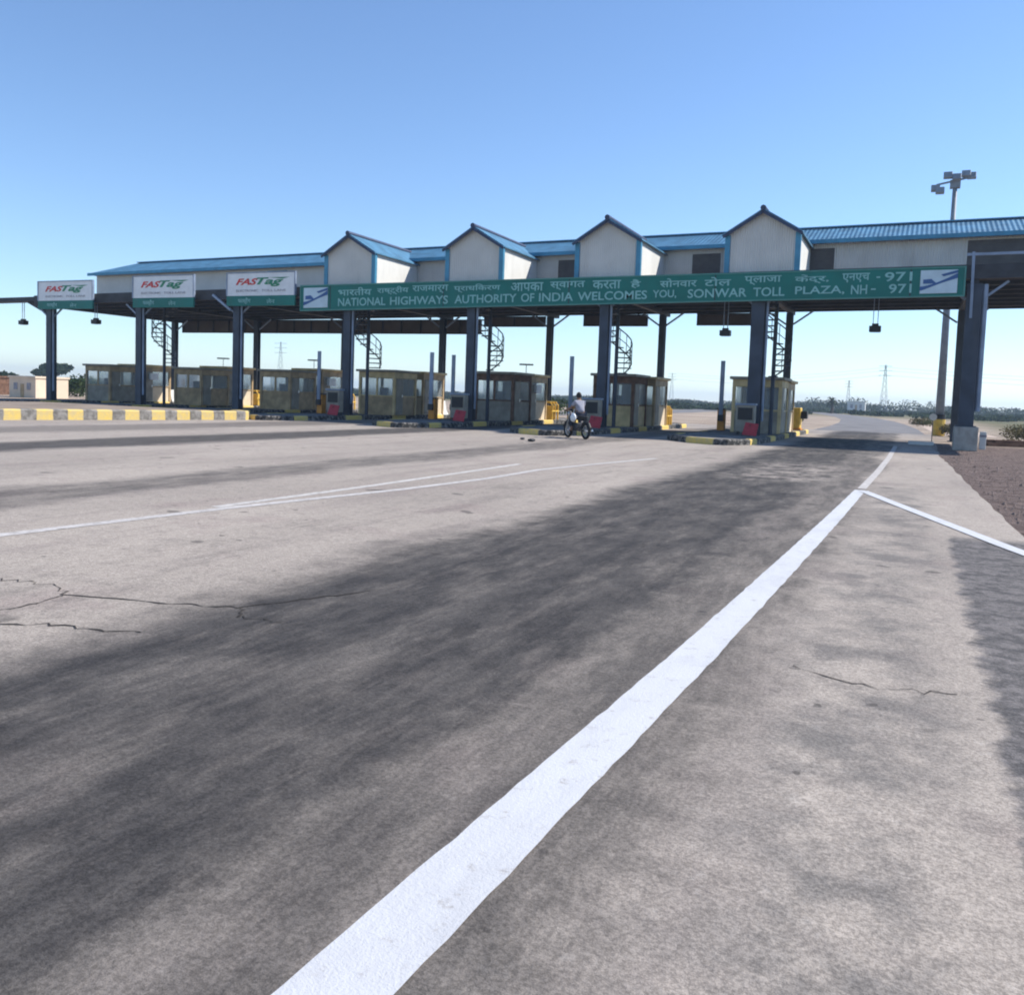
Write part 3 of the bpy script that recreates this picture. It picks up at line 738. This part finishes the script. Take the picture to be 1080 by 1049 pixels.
# ------------------------------------------------------------------ MOTORCYCLE AND RIDER
mt = thing('motorcycle', 'dark motorcycle being ridden between two toll lanes', 'motorcycle', (-11.4, 31.6, .006), R(140))
for x in (-.64, .66):
    w = MB().torus((x, 0, .30), .255, .05).build('wheel', 'rubber', mt, smooth=True)
    k = MB().torus((x, 0, .30), .205, .014, n=18, m=6)
    for a in range(8): k.tube([(x, 0, .30), (x + .2 * math.cos(a * math.pi / 4), 0, .30 + .2 * math.sin(a * math.pi / 4))], .007, 4)
    k.tube([(x, -.06, .30), (x, .06, .30)], .035, 8); k.build('rim', 'chrome', w)
m = MB().tube([(-.64, .09, .30), (-.35, .1, .42), (-.05, .1, .35), (.25, .05, .40), (.42, 0, .82)], .025, 6).tube([(-.64, -.09, .30), (-.35, -.1, .42), (-.05, -.1, .35), (.25, -.05, .40), (.42, 0, .82)], .025, 6).tube([(-.75, 0, .72), (-.3, 0, .68), (.42, 0, .85)], .03, 6)
m.build('frame', 'black', mt)
MB().blob((.16, 0, .80), (.28, .14, .13)).build('fuel_tank', 'red', mt, smooth=True)
MB().blob((-.35, 0, .80), (.42, .14, .06)).build('seat', 'black', mt, smooth=True)
MB().box(-.1, .25, -.12, .12, .28, .58).build('engine', 'dark_steel', mt, bevel=.03)
MB().tube([(.66, .08, .30), (.46, .08, .92)], .025, 6).tube([(.66, -.08, .30), (.46, -.08, .92)], .025, 6).build('fork', 'chrome', mt)
MB().tube([(.30, .36, 1.02), (.42, .2, 1.02), (.45, 0, .95), (.42, -.2, 1.02), (.30, -.36, 1.02)], .018, 6).build('handlebar', 'black', mt)
MB().blob((.56, 0, .90), (.09, .1, .1)).build('headlight', 'chrome', mt, smooth=True)
MB().tube([(.2, -.13, .3), (-.2, -.16, .25), (-.8, -.18, .33)], .035, 8).build('exhaust', 'chrome', mt)
for x in (-.64, .66): MB().tube([(x + .33 * math.cos(a), 0, .30 + .33 * math.sin(a)) for a in (R(20), R(55), R(90), R(125), R(160))], .055, 6).build('mudguard', 'black', mt)

def skinned(name, verts, edges, radii, mat, parent, sub=2, root=0):
    me = bpy.data.meshes.new(name); me.from_pydata(verts, edges, []); o = bpy.data.objects.new(name, me); COL.objects.link(o)
    o.modifiers.new('skin', 'SKIN'); me.skin_vertices  # layer is made by the modifier
    for i, r in enumerate(radii): me.skin_vertices[0].data[i].radius = (r, r) if not isinstance(r, tuple) else r
    for i in range(len(verts)): me.skin_vertices[0].data[i].use_root = (i == root)
    o.modifiers.new('sub', 'SUBSURF').levels = sub; o.modifiers['sub'].render_levels = sub
    dg = bpy.context.evaluated_depsgraph_get(); dg.update()
    me2 = bpy.data.meshes.new_from_object(o.evaluated_get(dg)); bpy.data.objects.remove(o)
    for p in me2.polygons: p.use_smooth = True
    me2.materials.clear(); me2.materials.append(M[mat]); o2 = bpy.data.objects.new(name, me2); COL.objects.link(o2); o2.parent = parent
    return o2
rt = thing('person', 'rider in a pale shirt and dark trousers sitting on the motorcycle', 'person', (-11.4, 31.6, .006), R(140))
V = [(-.22, 0, .90), (-.18, 0, 1.10), (-.10, 0, 1.32), (-.06, 0, 1.43), (-.03, 0, 1.53), (-.01, 0, 1.63)]
Rr = [.145, .13, .15, .055, .085, .075]; Eg = [(0, 1), (1, 2), (2, 3), (3, 4), (4, 5)]
for s in (1, -1):
    b = len(V); V += [(-.10, s * .19, 1.34), (.06, s * .27, 1.12), (.27, s * .32, 1.05)]; Rr += [.06, .045, .034]; Eg += [(2, b), (b, b + 1), (b + 1, b + 2)]
    h = b + 2
    for f in range(4):
        k = len(V); yy = s * (.285 + .022 * f); V += [(.335, yy, 1.045), (.355, yy, 1.01), (.335, yy, .995)]; Rr += [.010, .009, .008]; Eg += [(h, k), (k, k + 1), (k + 1, k + 2)]
    k = len(V); V += [(.29, s * .27, 1.02), (.325, s * .265, 1.0)]; Rr += [.011, .009]; Eg += [(h, k), (k, k + 1)]
    b = len(V); V += [(-.16, s * .11, .86), (.20, s * .19, .80), (.08, s * .18, .42), (.10, s * .18, .32), (.24, s * .19, .30)]; Rr += [.095, .072, .048, .04, .035]
    Eg += [(0, b), (b, b + 1), (b + 1, b + 2), (b + 2, b + 3), (b + 3, b + 4)]
skinned('body', V, Eg, Rr, 'skin', rt)
skinned('shirt', [(-.215, 0, .93), (-.18, 0, 1.10), (-.10, 0, 1.31), (-.07, 0, 1.40), (-.10, .19, 1.345), (.0, .24, 1.20), (-.10, -.19, 1.345), (.0, -.24, 1.20)], [(0, 1), (1, 2), (2, 3), (2, 4), (4, 5), (2, 6), (6, 7)], [.175, .16, .175, .075, .08, .066, .08, .066], 'shirt', rt)

skinned('trousers', [(-.22, 0, .88), (-.16, .11, .86), (.20, .19, .80), (.08, .18, .42), (-.16, -.11, .86), (.20, -.19, .80), (.08, -.18, .42)], [(0, 1), (1, 2), (2, 3), (0, 4), (4, 5), (5, 6)], [.165, .115, .088, .062, .115, .088, .062], 'trouser', rt)
MB().blob((-.04, 0, 1.60), (.115, .095, .12), 3).build('hair', 'hair', rt, smooth=True)
fc = MB().blob((.075, 0, 1.565), (.018, .014, .02), 1); 
fc.build('nose', 'skin', rt, smooth=True)
MB().blob((.062, .035, 1.59), (.012, .012, .008), 1).blob((.062, -.035, 1.59), (.012, .012, .008), 1).build('eyes', 'white', rt, smooth=True)
bg = thing('bag', 'white bag hanging at the rider\'s side', 'bag', (-11.4, 31.6, .006), R(140))
MB().blob((-.20, .30, .78), (.16, .09, .17), 2, .08).build('sack', 'white', bg, smooth=True); MB().tube([(-.2, .3, .92), (-.19, .25, 1.1)], .012, 5).build('strap', 'white', bg)

# ------------------------------------------------------------------ small things on the ground
for x, y, r, l in ((-11.55, 27.6, .10, 'dark stone lying on the pavement, the larger of two'), (-12.3, 28.6, .07, 'dark pebble lying on the pavement beside a larger stone'), (-3.33, 9.1, .0, None)):
    if l: tag(MB().blob((0, 0, r * .5), (r * 1.3, r, r * .6), 2, .15).build('stone', 'dark_steel'), l, 'stone').location = (x, y, .006)
ms = thing('marker_post', 'short white marker post beside the right column pedestal', 'post', (2.62, 41.2, 0))
MB().box(-.12, .12, -.08, .08, 0, .72).build('post', 'far_white', ms, bevel=.02); MB().box(-.13, .13, -.09, .09, .5, .6).build('band', 'grey_ink', ms)
rs = thing('road_sign', 'small round sign on a thin post beyond the right lane', 'sign', (.86, 47.8, 0))
MB().tube([(0, 0, 0), (0, 0, 1.05)], .022, 6).build('post', 'dark_steel', rs); MB().tube([(0, -.03, 1.2), (0, -.01, 1.2)], .17, 16).build('plate', 'far_white', rs)
tag(MB().box(-.5, .5, -.1, .1, 0, .16).build('kerb_block', 'far_white', bevel=.02), 'loose white kerb block lying left of the pedestal', 'kerb block').location = (.35, 42.5, .006)
sc = thing('timber_pile', 'low pile of brown timber at the right roadside', 'timber', (3.9, 46.5, 0), .4)
for i in range(5): MB().box(-.9, .9, -.08, .08, 0, .14).build('beam', 'rust', sc).location = (random.uniform(-.2, .2), -.36 + .18 * i, .0)
for i in range(3): MB().box(-.8, .8, -.08, .08, 0, .14).build('beam', 'rust', sc).location = (random.uniform(-.2, .2), -.2 + .18 * i, .145)

gv = MB()
for _ in range(2600):
    y = 5 + 38 * random.random() ** 1.3; x = 1.32 + abs(random.gauss(0, 1.6)) - max(0, (y - 13.4) / 20.4 * .44)
    q = random.uniform(.008, .028) * (1 if random.random() < .95 else 2.2)
    if y < 12.5 and x < 1.4: continue
    j = lambda: random.uniform(.7, 1.3) * q
    V_ = [gv.bm.verts.new(p) for p in ((x + j(), y, q * .2), (x, y + j(), q * .3), (x - j(), y, q * .2), (x, y - j(), q * .3), (x + q * .2, y, j()))]
    for a in range(4): gv.bm.faces.new((V_[a], V_[(a + 1) % 4], V_[4]))
    gv.bm.faces.new(V_[3::-1])
tag(gv.build('gravel', plain('verge_stones', (.20, .155, .135), .95, 0, .5, 9)), 'loose brown gravel on the right verge', 'gravel', kind='stuff')
def bush(name, label, loc, r, n, leaf, mat='leaf', group=None):
    t = thing(name, label, 'bush', loc, 0, group)
    m = MB()
    for _ in range(6): m.leaves((random.uniform(-.5, .5) * r[0], random.uniform(-.5, .5) * r[1], r[2] * random.uniform(.4, .9)), (r[0] * .55, r[1] * .55, r[2] * .5), n // 6, leaf, .1)
    m.build('foliage', mat, t)
    s_ = MB()
    for _ in range(5): s_.tube([(0, 0, 0), (random.uniform(-.5, .5) * r[0], random.uniform(-.5, .5) * r[1], r[2])], .02, 4)
    s_.build('stem', 'bark', t); return t
bush('dry_bush', 'dry brown bush at the right roadside beyond the timber', (5.2, 52, 0), (1.2, 1.0, .8), 900, .07, 'leaf_dry')
bush('dry_bush', 'green brown bush at the foot of the floodlight mast', (2.3, 58.8, 0), (1.0, .8, .55), 900, .08, 'leaf_dry')
bush('roadside_bush', 'small green bush by the bend of the far road', (.9, 93, 0), (1.3, 1.1, .7), 900, .09, 'leaf_dry')
bush('roadside_bush', 'low dark bush on the sand left of the far road', (-10.3, 88, 0), (1.0, .8, .5), 500, .1, 'leaf_dry')
bush('shrub', 'green shrub beyond the striped kerb at the left', (-71, 60, 0), (3.2, 2, 1.5), 1400, .16)
bush('shrub', 'reddish brown shrub left of the leftmost booth', (-62, 56, 0), (3.0, 1.6, 1.0), 1200, .14, 'leaf_dry')
bush('shrub', 'green shrub seen between two booth islands', (-30, 75, 0), (4.2, 2, 1.1), 1400, .16)

def tree(name, label, loc, h, cr, n, leaf, mat='leaf_far', group='single trees on the horizon'):
    t = thing(name, label, 'tree', loc, 0, group)
    k = MB().tube([(0, 0, 0), (.1, 0, h * .3), (0, .1, h * .6)], h * .035, 7, h * .015)
    for a in range(5): an = a * 1.3; k.tube([(0, 0, h * .4), (math.cos(an) * cr * .6, math.sin(an) * cr * .6, h * .72)], h * .015, 5, h * .006)
    k.build('trunk', 'bark', t)
    m = MB()
    for a in range(9):
        an = random.uniform(0, 6.28); q = random.uniform(0, .6) * cr
        m.leaves((math.cos(an) * q, math.sin(an) * q, h * random.uniform(.5, .85)), (cr * .5, cr * .5, h * .17), n // 9, leaf, .1)
    m.build('crown', mat, t); return t
tree('round_tree', 'round dark tree between the two leftmost columns', (-172, 140, -.05), 5.3, 4.6, 3000, .35)
tree('round_tree', 'round tree cut by the left edge of the view', (-122, 90, -.05), 2.6, 2.8, 2000, .2)
pt = thing('palm_tree', 'short bushy palm standing by the far bend of the road', 'tree', (-17.9, 227, 0))
MB().tube([(0, 0, 0), (.1, 0, 1.3), (0, 0, 2.6)], .42, 8, .30).build('trunk', 'bark', pt)
m = MB()
for a in range(90):
    an = random.uniform(0, 6.28); el = random.uniform(-.5, 1.1); L = random.uniform(1.5, 2.2); last = Vector((0, 0, 2.9)); d = Vector((math.cos(an) * math.cos(el), math.sin(an) * math.cos(el), math.sin(el)))
    for k in range(5):
        nx = last + d * L / 5; d.z -= .28; d.normalize(); sd = d.cross(Vector((0, 0, 1))).normalized() * (.22 - .03 * k); m.face([last - sd, nx - sd * .7, nx + sd * .7, last + sd]); last = nx
m.build('crown', 'leaf_far', pt)

# far vegetation reading as one dark band
tl = MB()
def clump(x, y, h, w):
    tl.leaves((x, y, h * .42), (w, w * .6, h * .5), int(70 + w * 26), .40, .0)
x = -520
while x < 260:
    y = 360 + random.uniform(-40, 60); h = random.uniform(2.3, 3.1) * (1.35 if x > -60 else 1.)
    if -35 < x < 20 and random.random() < .35: h *= 1.5
    clump(x, y, h, random.uniform(3, 7)); x += random.uniform(1., 2.4)
for _ in range(800):
    y = random.uniform(175, 340); x = random.uniform(-1.35 * y, .55 * y)
    cx = -13 - max(0, y - 185) * .32
    if abs(x - cx) < 7: continue
    clump(x, y, random.uniform(.5, 1.5), random.uniform(1.5, 4))
tag(tl.build('treeline', 'leaf_far'), 'low dark band of scrub and trees along the whole horizon', 'treeline', kind='stuff')

# far houses
def house(name, label, x, y, w, d, h, wall, rooflip=.25):
    t = thing(name, label, 'building', (x, y, 0))
    MB().box(-w / 2, w / 2, -d / 2, d / 2, 0, h).build('wall', wall, t)
    MB().box(-w / 2 - rooflip, w / 2 + rooflip, -d / 2 - rooflip, d / 2 + rooflip, h + .002, h + .16).build('roof', wall, t)
    for k in (-.25, .25):
        q = MB().box(w * k - w * .07, w * k + w * .07, -d / 2 - .04, -d / 2 - .003, h * .4, h * .75).build('window', 'grey_ink', t)
    MB().box(-w * .06, w * .06, -d / 2 - .04, -d / 2 - .003, .02, h * .7).build('door', 'booth_brown', t)
house('low_building', 'low cream plastered building at the far left', -64.5, 51, 3.0, 3, 1.55, 'cream_wall', .08)
house('brown_shed', 'low brown shed at the left edge of the view', -77, 56, 5, 4, 1.5, 'rust', .1)
house('far_building', 'small pale building beside the far road', -17.5, 320, 5.5, 5, 3.6, 'far_white')
house('far_block', 'pale grey far building left of the booths', -85, 90, 5, 4, 3.0, 'far_white')

# ------------------------------------------------------------------ mast, pylons, wires
mm = thing('floodlight_mast', 'tall grey mast with floodlights rising behind the canopy at the right', 'light mast', (1.42, 60, 0))
MB().tube([(0, 0, 0), (0, 0, 15.2)], .26, 12, .12).build('pole', 'galv', mm, smooth=True)
MB().tube([(0, 0, .02), (0, 0, 1.0)], .34, 12).build('painted_base', 'yellow', mm); MB().tube([(0, 0, 1.0), (0, 0, 1.3)], .33, 12).build('black_band', 'black', mm)
MB().tube([(-1.0, 0, 14.9), (.85, 0, 15.25)], .06, 6).tube([(0, -.6, 15.1), (0, .6, 15.1)], .06, 6).box(-.28, .28, -.2, .2, 14.65, 15.1).build('crossbar', 'galv', mm)
for x, y, z in ((-1.05, 0, 14.7), (-.8, -.25, 14.5), (-.42, -.3, 15.35), (.05, -.4, 15.2), (.55, .0, 15.45), (.85, .1, 15.35)):
    f = MB().box(-.24, .24, -.12, .12, -.2, .2); f.bm.transform(Matrix.Translation((x, y, z)) @ Matrix.Rotation(R(-25), 4, 'X')); f.build('floodlight', 'galv', mm, bevel=.03)
def pylon(label, loc, h):
    t = thing('pylon', label, 'pylon', loc, .3, 'faint pylons on the horizon')
    m = MB(); b = h * .07
    for sx in (-1, 1):
        for sy in (-1, 1): m.bar((sx * b, sy * b, 0), (sx * .12, sy * .12, h), .08)
    n = 8
    for i in range(n):
        z0, z1 = h * i / n, h * (i + 1) / n; w0 = b + (.12 - b) * i / n; w1 = b + (.12 - b) * (i + 1) / n
        m.bar((-w0, -w0, z0), (w1, -w1, z1), .06); m.bar((w0, w0, z0), (-w1, w1, z1), .06)
    m.build('lattice', 'galv', t)
    for z in (.78, .88, .97): MB().bar((-h * .13, 0, h * z), (h * .13, 0, h * z), .12).build('cross_arm', 'galv', t)
    return t
PH = 16.
pylon('faint pylon right of the palm above the treeline', (-9.0, 310, 0), 15.5)
pylon('faintest pylon, just left of the far road', (-26.6, 420, 0), 13.5)
pylon('faint pylon left of the rightmost booth', (-105, 420, 0), 15)
pylon('pale pylon seen between the columns at the left', (-262, 330, 0), 22)
wt = thing('power_line', 'thin overhead wires crossing the sky behind the right lane', 'power line', (-9, 310, 13))
for k, z in enumerate((12.2, 13.8, 15.0)):
    pts = []
    for i in range(15):
        u = i / 14; pts.append((0 + 130 * u, 4 * k, z - 13 - 2.6 * math.sin(u * math.pi)))
    MB().tube(pts, .028, 4).build('wire', 'dark_steel', wt)
    MB().tube([(-96 * i / 14, 110 * i / 14 + 4 * k, z - 13 - 2.4 * math.sin(i / 14 * math.pi)) for i in range(15)], .028, 4).build('wire', 'dark_steel', wt)

# ------------------------------------------------------------------ HAZE
hz = N('haze_air'); hz.n.remove(hz.b)
pv = hz.new('ShaderNodeVolumePrincipled'); pv.inputs['Color'].default_value = (.66, .81, 1.0, 1); pv.inputs['Density'].default_value = .0005; pv.inputs['Anisotropy'].default_value = .2
hz.l.new(pv.outputs[0], hz.n['Material Output'].inputs['Volume'])
tag(MB().box(-1850, 1850, -70, 2450, -1, 27).build('haze', hz.m), kind='stuff')

# ------------------------------------------------------------------ LIGHT, SKY, CAMERA
sun_dir = Vector((1.35, 1.0, 1.5)).normalized()
elev = math.asin(sun_dir.z); az = math.atan2(sun_dir.x, sun_dir.y)
sd = bpy.data.lights.new('sun', 'SUN'); sd.energy = 5.0; sd.angle = R(.5); sd.color = (1, .95, .87)
so = bpy.data.objects.new('sun', sd); COL.objects.link(so); so.rotation_euler = (-sun_dir).to_track_quat('-Z', 'Y').to_euler()
wd = bpy.data.worlds.new('World'); S.world = wd; wd.use_nodes = True
nt = wd.node_tree; sk = nt.nodes.new('ShaderNodeTexSky'); sk.sky_type = 'NISHITA'; sk.sun_disc = False
sk.sun_elevation = elev; sk.sun_rotation = az; sk.air_density = 1.15; sk.dust_density = .0; sk.ozone_density = 3.0; sk.altitude = 1500
bgd = nt.nodes['Background']; tn = nt.nodes.new('ShaderNodeMix'); tn.data_type = 'RGBA'; tn.blend_type = 'MULTIPLY'; tn.inputs[0].default_value = 1
nt.links.new(sk.outputs[0], tn.inputs[6]); tn.inputs[7].default_value = (.90, .98, 1.08, 1)
nt.links.new(tn.outputs[2], bgd.inputs[0]); bgd.inputs[1].default_value = .13

psi, th, ro = R(23.9), R(3.95), R(2.03)
f0 = Vector((-math.sin(psi) * math.cos(th), math.cos(psi) * math.cos(th), -math.sin(th)))
r0 = Vector((math.cos(psi), math.sin(psi), 0)); u0 = r0.cross(f0)
rr = math.cos(ro) * r0 + math.sin(ro) * u0; uu = -math.sin(ro) * r0 + math.cos(ro) * u0
cd = bpy.data.cameras.new('camera'); cam = bpy.data.objects.new('camera', cd); COL.objects.link(cam)
mw = Matrix((rr, uu, -f0)).transposed().to_4x4(); mw.translation = Vector((0, 0, 1.5)); cam.matrix_world = mw
cd.sensor_fit = 'HORIZONTAL'; cd.sensor_width = 36; cd.lens = 36 * 950 / 1080; cd.shift_y = -(524.5 - 483) / 1080
cd.clip_start = .05; cd.clip_end = 6000
S.camera = cam
S.view_settings.view_transform = 'Standard'; S.view_settings.look = 'None'; S.view_settings.exposure = .46; S.view_settings.gamma = 1
S.cycles.max_bounces = 6; S.cycles.volume_bounces = 0; S.cycles.filter_width = 2.0
